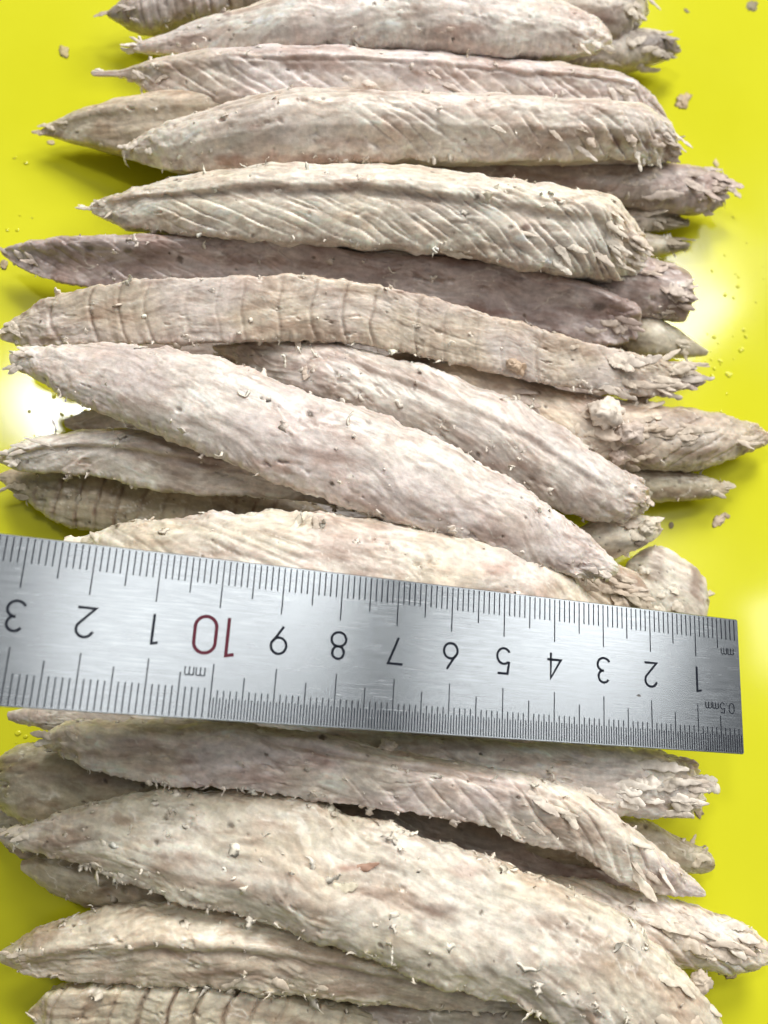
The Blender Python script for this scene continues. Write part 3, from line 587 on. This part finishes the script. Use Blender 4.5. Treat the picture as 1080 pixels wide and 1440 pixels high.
loin(FL, [(2,1336),(40,1312),(100,1290),(200,1266),(330,1272),(450,1296),(560,1330),(660,1370),(740,1410)], [(2,1352),(50,1372),(110,1378),(270,1388),(400,1400),(520,1412),(620,1420),(700,1424),(740,1420)],
     [1.1,1.6,1.6,1.4], 'yellowish loin with a blunt left nose, below the largest loin', 35, prof=RIDGE, tint='cream', tint2='tan', seam=[(.25,1,-.1,.1,.10,.16,.55)], shred=90, lump=.06, blood=[(360,1370,160,14,.35,BR),(500,1390,80,12,.3,RD)], spots=5, fib=.022)
loin(FL, [(-4,1170),(40,1158),(120,1130),(220,1112),(400,1113),(480,1142),(620,1182),(760,1230),(880,1292),(960,1368),(1010,1430),(1060,1500)], [(-2,1182),(60,1202),(120,1216),(200,1250),(330,1290),(450,1324),(540,1356),(620,1386),(720,1416),(820,1450),(920,1490),(1060,1510)],
     [1.8,2.2,2.3,2.2,1.9], 'largest loin, cream and shaggy, slanting to the bottom right corner', 36, prof=LOW, tint='cream', tint2='pale', shred=300, lump=.075, fib=.02, fang=-.2, up=.75,
     chev=[(.62,.98,-1,.5,2.1,.8,.04,.2)], blood=[(490,1220,22,8,.7,RD),(620,1278,28,12,.5,BR),(590,1300,14,16,.45,BR),(70,1165,12,18,.4,BR),(655,1225,30,14,.4,RD)], spots=22)
# filler loins added below the pile to block yellow and darken the gaps
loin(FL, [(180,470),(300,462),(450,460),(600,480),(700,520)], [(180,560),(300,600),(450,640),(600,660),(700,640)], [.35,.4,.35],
     'added filler loin darkening the gap between the banded loin and the smooth loin', 41, tint='grey', tint2='mauve', up=.35, hd=.4, shred=10)
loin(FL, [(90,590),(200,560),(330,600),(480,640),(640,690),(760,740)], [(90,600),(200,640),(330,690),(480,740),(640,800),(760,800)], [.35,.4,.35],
     'added filler loin darkening the gap left of the slanting smooth loin', 42, tint='grey', tint2='olive', up=.35, hd=.4, shred=10)
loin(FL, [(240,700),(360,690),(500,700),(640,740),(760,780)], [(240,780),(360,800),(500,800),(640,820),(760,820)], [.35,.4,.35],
     'added filler loin darkening the narrow gap just above the loin under the ruler', 43, tint='grey', tint2='mauve', up=.35, hd=.4, shred=10)
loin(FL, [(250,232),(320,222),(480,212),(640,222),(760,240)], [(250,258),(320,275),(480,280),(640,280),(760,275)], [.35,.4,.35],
     'added tan filler loin low in the gap below the reddish faced loin', 44, tint='tan', tint2='olive', up=.35, hd=.4, shred=20)
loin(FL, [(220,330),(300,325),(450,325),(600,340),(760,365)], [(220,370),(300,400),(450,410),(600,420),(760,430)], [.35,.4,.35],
     'added grey filler loin low in the gap below the chevron ended loin', 45, tint='grey', tint2='mauve', up=.35, hd=.4, shred=10)
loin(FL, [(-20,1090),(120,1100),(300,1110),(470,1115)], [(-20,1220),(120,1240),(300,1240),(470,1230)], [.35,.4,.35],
     'added dull filler loin at the left edge just above the largest loin', 46, tint='olive', tint2='cream', up=.35, hd=.4, shred=20, spots=8)
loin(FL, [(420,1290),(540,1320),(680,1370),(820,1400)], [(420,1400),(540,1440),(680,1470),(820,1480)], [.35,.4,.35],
     'added grey filler loin low between the largest loin and the yellowish one', 47, tint='grey', tint2='olive', up=.35, hd=.4, shred=10)
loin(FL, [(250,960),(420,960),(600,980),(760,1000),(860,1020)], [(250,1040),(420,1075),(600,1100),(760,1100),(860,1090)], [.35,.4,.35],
     'added grey filler loin low under the lower edge of the ruler', 48, tint='grey', tint2='olive', up=.35, hd=.4, shred=10)
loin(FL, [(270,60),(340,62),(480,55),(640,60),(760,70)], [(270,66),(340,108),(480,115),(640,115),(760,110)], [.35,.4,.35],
     'added grey filler loin low in the gap below the topmost loin', 49, tint='grey', tint2='mauve', up=.35, hd=.4, shred=10)
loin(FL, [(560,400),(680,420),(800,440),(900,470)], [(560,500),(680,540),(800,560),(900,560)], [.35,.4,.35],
     'added grey filler loin low between the wet loin and the banded loin', 50, tint='grey', tint2='mauve', up=.35, hd=.4, shred=10)

# ------------------------------------------------------------------ flakes and curls one can pick out
strand(14, 288, 246, .42, .035, 2.0, .9, .4, (.75, .70, .60)); strand(14, 374, 234, .35, .03, 1.4, 1.0, 1.6)
strand(14, 140, 288, .35, .045, 2.2, .5, .6); strand(8, 176, 214, .5, .03, -2.2, .2, -.8)
strand(8, 404, 128, .3, .04, 1.2, 1.0, 1.4); strand(8, 598, 132, .25, .05, 2.2, .8, 1.2)
strand(6, 658, 82, .40, .045, 1.6, .9, .9, (.68, .58, .46)); strand(6, 150, 102, .55, .04, 3.1, .1, .1)
strand(12, 290, 350, .35, .03, 1.9, .6, .8); strand(12, 545, 375, .4, .02, .4, .6, .7)
strand(17, 182, 404, .45, .06, 2.4, .9, 1.8); strand(17, 336, 470, .25, .05, .8, .9, 2.0); strand(17, 440, 440, .4, .025, -1.4, .4, .6)
strand(17, 880, 508, .2, .05, .5, .5, .8, (.74, .70, .62)); strand(17, 630, 490, .4, .03, .9, .8, 1.6)
strand(20, 160, 608, .4, .035, 1.7, 1.0, 3.2); strand(20, 205, 606, .38, .032, 1.6, 1.0, 3.4); strand(20, 235, 612, .36, .032, 1.5, 1.0, 3.2); strand(20, 75, 612, .5, .035, 1.3, .9, 2.6)
strand(24, 350, 545, .6, .03, -1.2, .3, .3); strand(24, 312, 635, .4, .05, -1.6, .6, .9); strand(24, 490, 600, .5, .03, 1.2, .6, 1.2); strand(24, 470, 675, .4, .03, -.4, .6, 1.2); strand(24, 755, 720, .3, .05, 1.2, .9, 1.6)
strand(18, 420, 495, .7, .035, .4, .8, 2.6); strand(18, 400, 520, .5, .045, .9, .5, 1.2); strand(18, 450, 500, .6, .04, -2.4, .8, 2.2); strand(18, 720, 660, .45, .06, 1.8, .7, 1.4); strand(18, 745, 575, .35, .05, 1.0, .9, 1.4)
strand(25, 420, 735, .5, .05, .1, .7, 1.2); strand(25, 450, 742, .45, .06, .9, .8, 1.6)
strand(30, 780, 1180, .45, .07, -1.5, .2, .3); strand(30, 745, 1100, .4, .07, -1.2, .7, 1.0); strand(30, 690, 1100, .35, .03, 1.4, .8, 1.2); strand(30, 455, 1128, .3, .05, -1.5, .1, .2); strand(30, 480, 1095, .35, .04, .1, .4, .6); strand(30, 610, 1090, .3, .04, .3, .5, .9)
strand(36, 175, 1170, .4, .03, -1.2, .2, .2); strand(36, 235, 1178, .5, .05, .1, .3, .4, (.76, .72, .62)); strand(36, 370, 1170, .5, .035, -1.1, .4, .8)
strand(36, 405, 1232, .6, .05, .8, .5, 1.2); strand(36, 455, 1240, .6, .07, .05, .5, 1.6); strand(36, 440, 1225, .5, .05, 1.3, .7, 1.6); strand(36, 345, 1285, .45, .05, 1.2, .6, 1.2); strand(36, 215, 1245, .35, .05, -2.2, .1, .1)
strand(36, 540, 1330, .9, .05, .5, .3, 1.0); strand(36, 510, 1340, .7, .06, -.4, .3, .8); strand(36, 720, 1350, .9, .045, -.3, .3, .5); strand(36, 760, 1370, .9, .04, -.35, .3, .4); strand(36, 860, 1340, .8, .045, -.6, .3, .4)
strand(35, 340, 1375, .5, .05, 1.3, .6, 1.2); strand(35, 280, 1395, .45, .06, -.2, .4, .6); strand(35, 440, 1400, .7, .12, -1.4, .1, .1); strand(35, 100, 1292, .3, .03, 1.4, .9, .6); strand(35, 135, 1284, .35, .05, 1.2, .9, .9)
leaf(14, 672, 282, .42, .10, .45, colr=(.72, .66, .52)); leaf(14, 690, 275, .36, .06, 1.0, colr=(.74, .68, .54))
leaf(8, 690, 175, .45, .06, -.5); leaf(4, 620, 45, .4, .07, .2)
leaf(17, 725, 520, .3, .14, .4, colr=(.58, .44, .32), lift=.4); leaf(17, 800, 488, .3, .07, .1)
leaf(36, 500, 1222, .5, .07, .2, colr=(.42, .26, .19)); leaf(36, 470, 1248, .5, .10, .1, colr=(.70, .64, .5))
lump(15, 850, 585, .38, (.72, .64, .56)); lump(15, 884, 612, .32, (.58, .49, .43)); lump(17, 722, 514, .17, (.55, .42, .31)); lump(8, 598, 132, .09)
lump(15, 870, 640, .22, (.56, .46, .40)); lump(22, 905, 744, .2, (.66, .60, .5)); lump(36, 1000, 1365, .22, (.55, .47, .38)); lump(30, 545, 1050, .16)

# torn flakes and slivers where ends and edges have come apart
def burst(seed, px, py, n, L_, wd, ang, sx=10, sy=10, spread=.25, colr=None):
    rs = np.random.RandomState(seed * 100 + int(px)); d = LOINS[seed]
    for i in range(n):
        leaf(seed, px + rs.normal(0, sx), py + rs.normal(0, sy), L_ * rs.uniform(.6, 1.3), wd * rs.uniform(.7, 1.8), ang + rs.normal(0, spread), rs=rs, lift=rs.uniform(0, .25), curl=rs.normal(0, .35), mixc=.15 + .4 * rs.rand(), colr=colr)
burst(14, 870, 330, 6, .75, .07, -.75, 14, 22); burst(14, 820, 340, 5, .7, .06, -.6, 25, 20); burst(14, 700, 330, 4, .6, .05, -.35, 40, 14)
burst(8, 900, 190, 6, .55, .06, -.7, 26, 14); burst(8, 780, 190, 4, .55, .05, -.5, 40, 14); burst(6, 860, 130, 6, .6, .06, -.6, 30, 12); burst(6, 560, 110, 5, .5, .05, -.3, 120, 10)
burst(7, 985, 262, 7, .7, .10, -.15, 16, 14); burst(7, 880, 262, 5, .8, .09, .1, 40, 12); burst(3, 900, 66, 7, .8, .08, -.05, 26, 14); burst(2, 880, 20, 4, .6, .09, -.4, 20, 14)
burst(9, 920, 306, 4, .6, .07, -.1, 14, 8); burst(10, 925, 342, 3, .6, .07, -.1, 14, 6, colr=(.30, .25, .18)); burst(11, 935, 410, 8, .6, .09, -.15, 18, 20); burst(11, 900, 380, 4, .6, .07, -.3, 16, 12)
burst(12, 860, 450, 5, .6, .09, -.3, 20, 14); burst(17, 915, 520, 8, .9, .09, -.12, 28, 14); burst(17, 880, 540, 4, .7, .07, -.2, 26, 8); burst(17, 960, 534, 5, .45, .07, -.1, 10, 8, colr=(.42, .34, .29))
burst(15, 900, 590, 7, .8, .09, .05, 30, 14); burst(15, 960, 620, 5, .8, .07, .1, 30, 10); burst(15, 830, 600, 6, .6, .10, -.4, 22, 16); burst(15, 700, 560, 4, .7, .08, -.4, 30, 14, colr=(.40, .33, .29))
burst(21, 830, 810, 10, .7, .08, -.45, 34, 18); burst(21, 890, 840, 6, .6, .09, -.6, 18, 14, colr=(.40, .34, .26)); burst(22, 880, 745, 6, .5, .08, .15, 24, 12); burst(23, 940, 820, 4, .5, .10, -1.0, 20, 24)
burst(27, 920, 1095, 12, .8, .10, -.25, 30, 18, colr=(.76, .70, .63)); burst(27, 950, 1120, 6, .6, .08, -.1, 14, 12); burst(27, 800, 1090, 6, .8, .09, -.35, 50, 14, colr=(.76, .70, .63)); burst(28, 970, 1205, 4, .4, .07, .2, 12, 8)
burst(30, 900, 1200, 5, .7, .07, -.8, 30, 16); burst(30, 800, 1140, 5, .7, .06, -.7, 30, 14); burst(31, 1010, 1320, 8, .7, .09, -.25, 30, 14); burst(31, 900, 1290, 5, .8, .08, -.3, 40, 12); burst(36, 960, 1400, 6, .7, .08, -.8, 24, 24)
burst(18, 430, 505, 5, .55, .07, -.2, 24, 12, .9); burst(20, 60, 630, 4, .5, .05, 2.9, 26, 10); burst(35, 330, 1376, 5, .5, .06, .2, 90, 8, .7); burst(25, 430, 738, 4, .5, .07, .3, 24, 8, .8)

burst(15, 858, 590, 9, .34, .12, 0, 14, 12, 2.0, colr=(.74, .67, .60))
for sd, tx, ty in ((4, 200, 66), (5, 85, 180), (6, 205, 105), (8, 195, 212), (14, 145, 290), (12, 40, 356), (17, 30, 470), (24, 45, 504), (20, 25, 645), (19, 30, 690), (30, 85, 1042), (36, 30, 1172), (35, 25, 1345), (25, 130, 762), (1, 185, 20)):
    burst(sd, tx, ty, 5, .38, .05, math.pi, 14, 7, .4)
for sd, tx, ty, a in ((24, 840, 795, -.7), (18, 890, 700, -.5), (13, 950, 480, -.4), (16, 1000, 690, -.15), (4, 840, 56, -.4)):
    burst(sd, tx, ty, 4, .4, .06, a, 12, 7, .3)

# ------------------------------------------------------------------ crumbs on the yellow surface
def crumb(px, py, r, colr, label, seed, sq=.5):
    r *= .9; sq *= .28; c = at(px, py, r * sq * .6); V, Q = ball(r, sq, seed, 28, 16)
    V = V * np.array([1.2, .9, 1]) * (1 + .35 * fbm(V[:, 0] * 9 + seed, V[:, 1] * 9, seed * .7, 2))[:, None]; a_ = seed * 1.7; V = V @ np.array([[math.cos(a_), math.sin(a_), 0], [-math.sin(a_), math.cos(a_), 0], [0, 0, 1]])
    V[:, 2] = np.maximum(V[:, 2], -r * sq * .6 + .004); V = V + [0, 0, r * sq * .6]
    cc = (np.array(colr)[None] * .75 + np.array([.16, .13, .07])) * (1 + .3 * fbm(V[:, 0] * 14, V[:, 1] * 14, V[:, 2] * 14 + seed, 2))[:, None]
    o = mesh_np('fish_crumb', V, Q, SHRED, None, cc.clip(.01, .8)); o.location = (c[0] * CM, c[1] * CM, 0)
    return tag(o, label, 'crumb', 'crumbs scattered on the yellow surface')
CB = (.42, .31, .24)
crumb(90, 73, .17, (.36, .30, .13), 'small brownish crumb alone on the yellow at upper left', 3)
crumb(962, 140, .24, (.40, .29, .20), 'ragged brown crumb right of the second loin end', 8, .6)
crumb(1007, 230, .12, (.50, .42, .25), 'faint crumb just above the mauve loin end at right', 12)
crumb(1010, 732, .17, (.50, .40, .33), 'pinkish crumb on the yellow right of the rounded loin end', 17)
crumb(1022, 725, .08, (.30, .22, .18), 'small brown crumb touching the pinkish crumb', 18)
crumb(944, 740, .08, (.07, .055, .04), 'square black speck left of the pinkish crumb', 21)
crumb(998, 834, .09, (.6, .55, .45), 'tiny pale crumb beside the broad pale fish piece', 24)
crumb(1027, 1370, .13, (.34, .26, .16), 'brown crumb under the loin reaching the bottom right edge', 26)
crumb(982, 1140, .14, (.34, .27, .2), 'brown crumb at the frayed loin end below the ruler', 27)
crumb(965, 15, .08, (.12, .10, .06), 'dark speck near the top edge at right', 31)
crumb(1058, 8, .20, (.10, .09, .05), 'dark crumb in the top right corner', 32, .3)
crumb(72, 200, .08, (.5, .42, .25), 'tan crumb under the pointed loin tip at upper left', 35)
crumb(6, 372, .12, (.26, .2, .13), 'dark crumb under the long thin loin tip at the left edge', 36)

rs = np.random.RandomState(4)                 # water beads and fat droplets
Vs, Qs, nb_ = [], [], 0
spots_ = [(rs.normal(1030, 26), rs.normal(470, 70)) for _ in range(34)] + [(rs.normal(960, 30), rs.uniform(330, 430)) for _ in range(8)] + [(rs.normal(22, 16), rs.normal(1040, 24)) for _ in range(6)] + [(rs.uniform(0, 60), rs.uniform(215, 330)) for _ in range(6)] + [(rs.normal(85, 26), rs.normal(590, 26)) for _ in range(10)]
for (px, py) in spots_:
    c = at(px, py, 0); r = rs.uniform(.018, .06); u = np.linspace(0, 2 * np.pi, 14, endpoint=False); v = np.linspace(.03, np.pi / 2, 6)
    U, W_ = np.meshgrid(u, v, indexing='ij'); k = 1 + .2 * np.sin(2 * U + rs.uniform(0, 6))
    p = np.stack([np.cos(U) * np.sin(W_) * r * k, np.sin(U) * np.sin(W_) * r, np.cos(W_) * r * .45 + .003], -1) + c
    idx = np.arange(84).reshape(14, 6) + nb_; r2 = np.roll(idx, -1, 0)
    Vs.append(p.reshape(-1, 3)); Qs.append(np.stack([idx[:, :-1], idx[:, 1:], r2[:, 1:], r2[:, :-1]], -1).reshape(-1, 4)); nb_ += 84
o = mesh_np('water_droplets', np.vstack(Vs), np.vstack(Qs), WATER); o['kind'] = 'stuff'
tag(o, 'tiny clear water droplets scattered on the yellow surface', 'droplets')

# ------------------------------------------------------------------ steel ruler
U_ = R @ np.array([-.95083, -.13310, -.27967]); U_ /= np.linalg.norm(U_)
V_ = R @ np.array([-.05763, .96345, -.26163]); V_ -= (V_ @ U_) * U_; V_ /= np.linalg.norm(V_)
NR = np.cross(U_, V_); T0 = R @ (np.array([6.923, 2.105, 16.702]) - O)
if NR[2] < 0: NR = -NR
RW, RL, RT = 2.5457, 15.6, 0.09
ruler = bpy.data.objects.new('ruler', None); scene.collection.objects.link(ruler)
# ruler frame: x along the scale from zero, y from the millimetre edge to the half-millimetre edge, z out of the face
ruler.matrix_world = Matrix([[U_[i], V_[i], NR[i], T0[i] * CM] for i in range(3)] + [[0, 0, 0, 1]])
tag(ruler, 'brushed steel ruler lying across the loins, its numbers upside down', 'ruler')
ruler.empty_display_size = .01
def poly_plate(L_, W_, z0, z1, bev):
    r = [(bev, 0), (L_ - bev, 0), (L_, bev), (L_, W_ - bev), (L_ - bev, W_), (bev, W_), (0, W_ - bev), (0, bev)]
    e = .012
    ins = [(min(max(x, e), L_ - e), min(max(y, e), W_ - e)) for x, y in r]
    V = [(*p, z0) for p in r] + [(*p, z1 - e) for p in r] + [(*p, z1) for p in ins]
    F = []
    for a in (0, 8):
        for i in range(8): j = (i + 1) % 8; F.append([a + i, a + j, a + 8 + j, a + 8 + i])
    F.append(list(range(16, 24))); F.append(list(range(7, -1, -1)))
    return V, F
def mesh_py(name, V, F, mat, parent):
    me = bpy.data.meshes.new(name); me.from_pydata([tuple(c * CM for c in v) for v in V], [], F); me.update(); me.materials.append(mat)
    o = bpy.data.objects.new(name, me); scene.collection.objects.link(o); o.parent = parent; return o
V, F = poly_plate(RL, RW, -RT, 0, .03)
mesh_py('blade', V, F, STEEL, ruler)
ZI = .0025
def bar(x, y0, y1, w): return [(x - w/2, y0, ZI), (x + w/2, y0, ZI), (x + w/2, y1, ZI), (x - w/2, y1, ZI)]
small = [[], []]
def tick(x, y0, y1, w, major):
    V = bar(x, y0, y1, w)
    if major: mesh_py('graduation_mark', V, [[0, 1, 2, 3]], INK, ruler)
    else:
        k = len(small[0]); small[0].extend(V); small[1].append([k, k + 1, k + 2, k + 3])
E0 = .03
for k in range(1, 155):
    L_ = .80 if k % 10 == 0 else .60 if k % 5 == 0 else .42
    tick(k * .1, E0, L_, .020, k % 5 == 0)
for k in range(1, 200):
    x = k * .05
    if k % 2: L_ = .34
    else: L_ = .86 if k % 20 == 0 else .68 if k % 10 == 0 else .46
    tick(x, RW - L_, RW - E0, .017 if k % 2 else .018, k % 10 == 0)
for k in range(100, 155):
    L_ = .86 if k % 10 == 0 else .70 if k % 5 == 0 else .48
    tick(k * .1, RW - L_, RW - E0, .020, k % 5 == 0)
o = mesh_py('fine_graduation_marks', small[0], small[1], INK, ruler); o['kind'] = 'stuff'

def arc(cx, cy, rx, ry, a0, a1, n=22):
    return [(cx + rx * math.cos(math.radians(a0 + (a1 - a0) * i / n)), cy + ry * math.sin(math.radians(a0 + (a1 - a0) * i / n))) for i in range(n + 1)]
GL = {
 '0': [arc(.3, .70, .28, .28, 0, 180) + arc(.3, .30, .28, .28, 180, 360) + [(.58, .70)]],
 '1': [[(.12, 1 - .04), (.33, 1), (.33, 0)]],
 '2': [arc(.30, .72, .27, .27, 165, -35) + [(.03, .02), (.60, .02)]],
 '3': [arc(.29, .75, .24, .24, 150, -90), arc(.29, .27, .28, .26, 90, -155)],
 '4': [[(.46, 0), (.46, 1), (.02, .27), (.62, .27)]],
 '5': [[(.54, .98), (.12, .98), (.06, .56)] + arc(.29, .31, .28, .30, 128, -150)],
 '6': [[(.44, 1), (.08, .44)], arc(.30, .30, .28, .29, 0, 360)],
 '7': [[(.0, .98), (.58, .98), (.20, 0)]],
 '8': [arc(.30, .75, .22, .23, 0, 360), arc(.30, .27, .28, .26, 0, 360)],
 '9': [[(.16, 0), (.52, .56)], arc(.30, .70, .28, .29, 0, 360)],
 'm': [[(0, 0), (0, .62)], [(0, .45)] + arc(.16, .46, .16, .16, 180, 0) + [(.32, 0)], [(.32, .45)] + arc(.48, .46, .16, .16, 180, 0) + [(.64, 0)]],
 '.': [[(.05, 0), (.05, .10)]],
}
ADV = {'m': .82, '.': .28, '1': .62}
def glyphs(text, cx, cy, h, sw, mat, z):
    """strokes of constant width with round joints; text centred on (cx, cy)"""
    tot = sum(ADV.get(c, .80) for c in text) - .2
    V, F = [], []; x = -tot / 2
    for c in text:
        for ln in GL[c]:
            p = [np.array([cx + (x + a) * h, cy + (b_ - .5) * h]) for a, b_ in ln]
            n = len(p); cl = np.linalg.norm(p[0] - p[-1]) < 1e-6
            base = len(V)
            for i in range(n):
                d0 = p[i] - p[i - 1] if i else (p[0] - p[-2] if cl else p[1] - p[0])
                d1 = p[i + 1] - p[i] if i < n - 1 else (p[1] - p[0] if cl else d0)
                d0 = d0 / (np.linalg.norm(d0) + 1e-9); d1 = d1 / (np.linalg.norm(d1) + 1e-9)
                t = d0 + d1; t /= np.linalg.norm(t) + 1e-9; nrm = np.array([-t[1], t[0]])
                k = min(1 / max(.3, nrm @ np.array([-d1[1], d1[0]])), 2.2)
                V += [(*(p[i] + nrm * sw / 2 * k), z), (*(p[i] - nrm * sw / 2 * k), z)]
            for i in range(n - 1): a = base + 2 * i; F.append([a, a + 1, a + 3, a + 2])
        x += ADV.get(c, .80)
    return V, F
def put(name, text, cx, cy, h, sw, mat, z=ZI * 1.6):
    V, F = glyphs(text, cx, cy, h, sw, mat, z); return mesh_py(name, V, F, mat, ruler)
NAMES = {k: str(k) for k in range(1, 10)}; NAMES.update({10: '10', 11: '1', 12: '2', 13: '3', 14: '4', 15: '5'})
for k in range(1, 16):
    if k == 10: o = put('numeral', '10', 10.0, 1.24, .60, .055, RED); o['label'] = 'dark red number ten'
    elif k < 15: put('numeral', NAMES[k], k + (-.06 if NAMES[k] == '1' else 0), 1.22, .45 if k < 10 else .46, .042, INK)
put('unit_lettering', 'mm', .28, .68, .19, .016, INK); put('unit_lettering', '0.5mm', .50, 1.72, .19, .016, INK); put('unit_lettering', 'mm', 10.28, 1.86, .21, .018, INK)
V = [(2.27 + .045 * math.cos(a) * (1 + .3 * math.sin(3 * a)), 1.62 + .022 * math.sin(a), ZI) for a in np.linspace(0, 2 * math.pi, 14, endpoint=False)]
mesh_py('stain', V, [list(range(14))], SMUDGE, ruler)
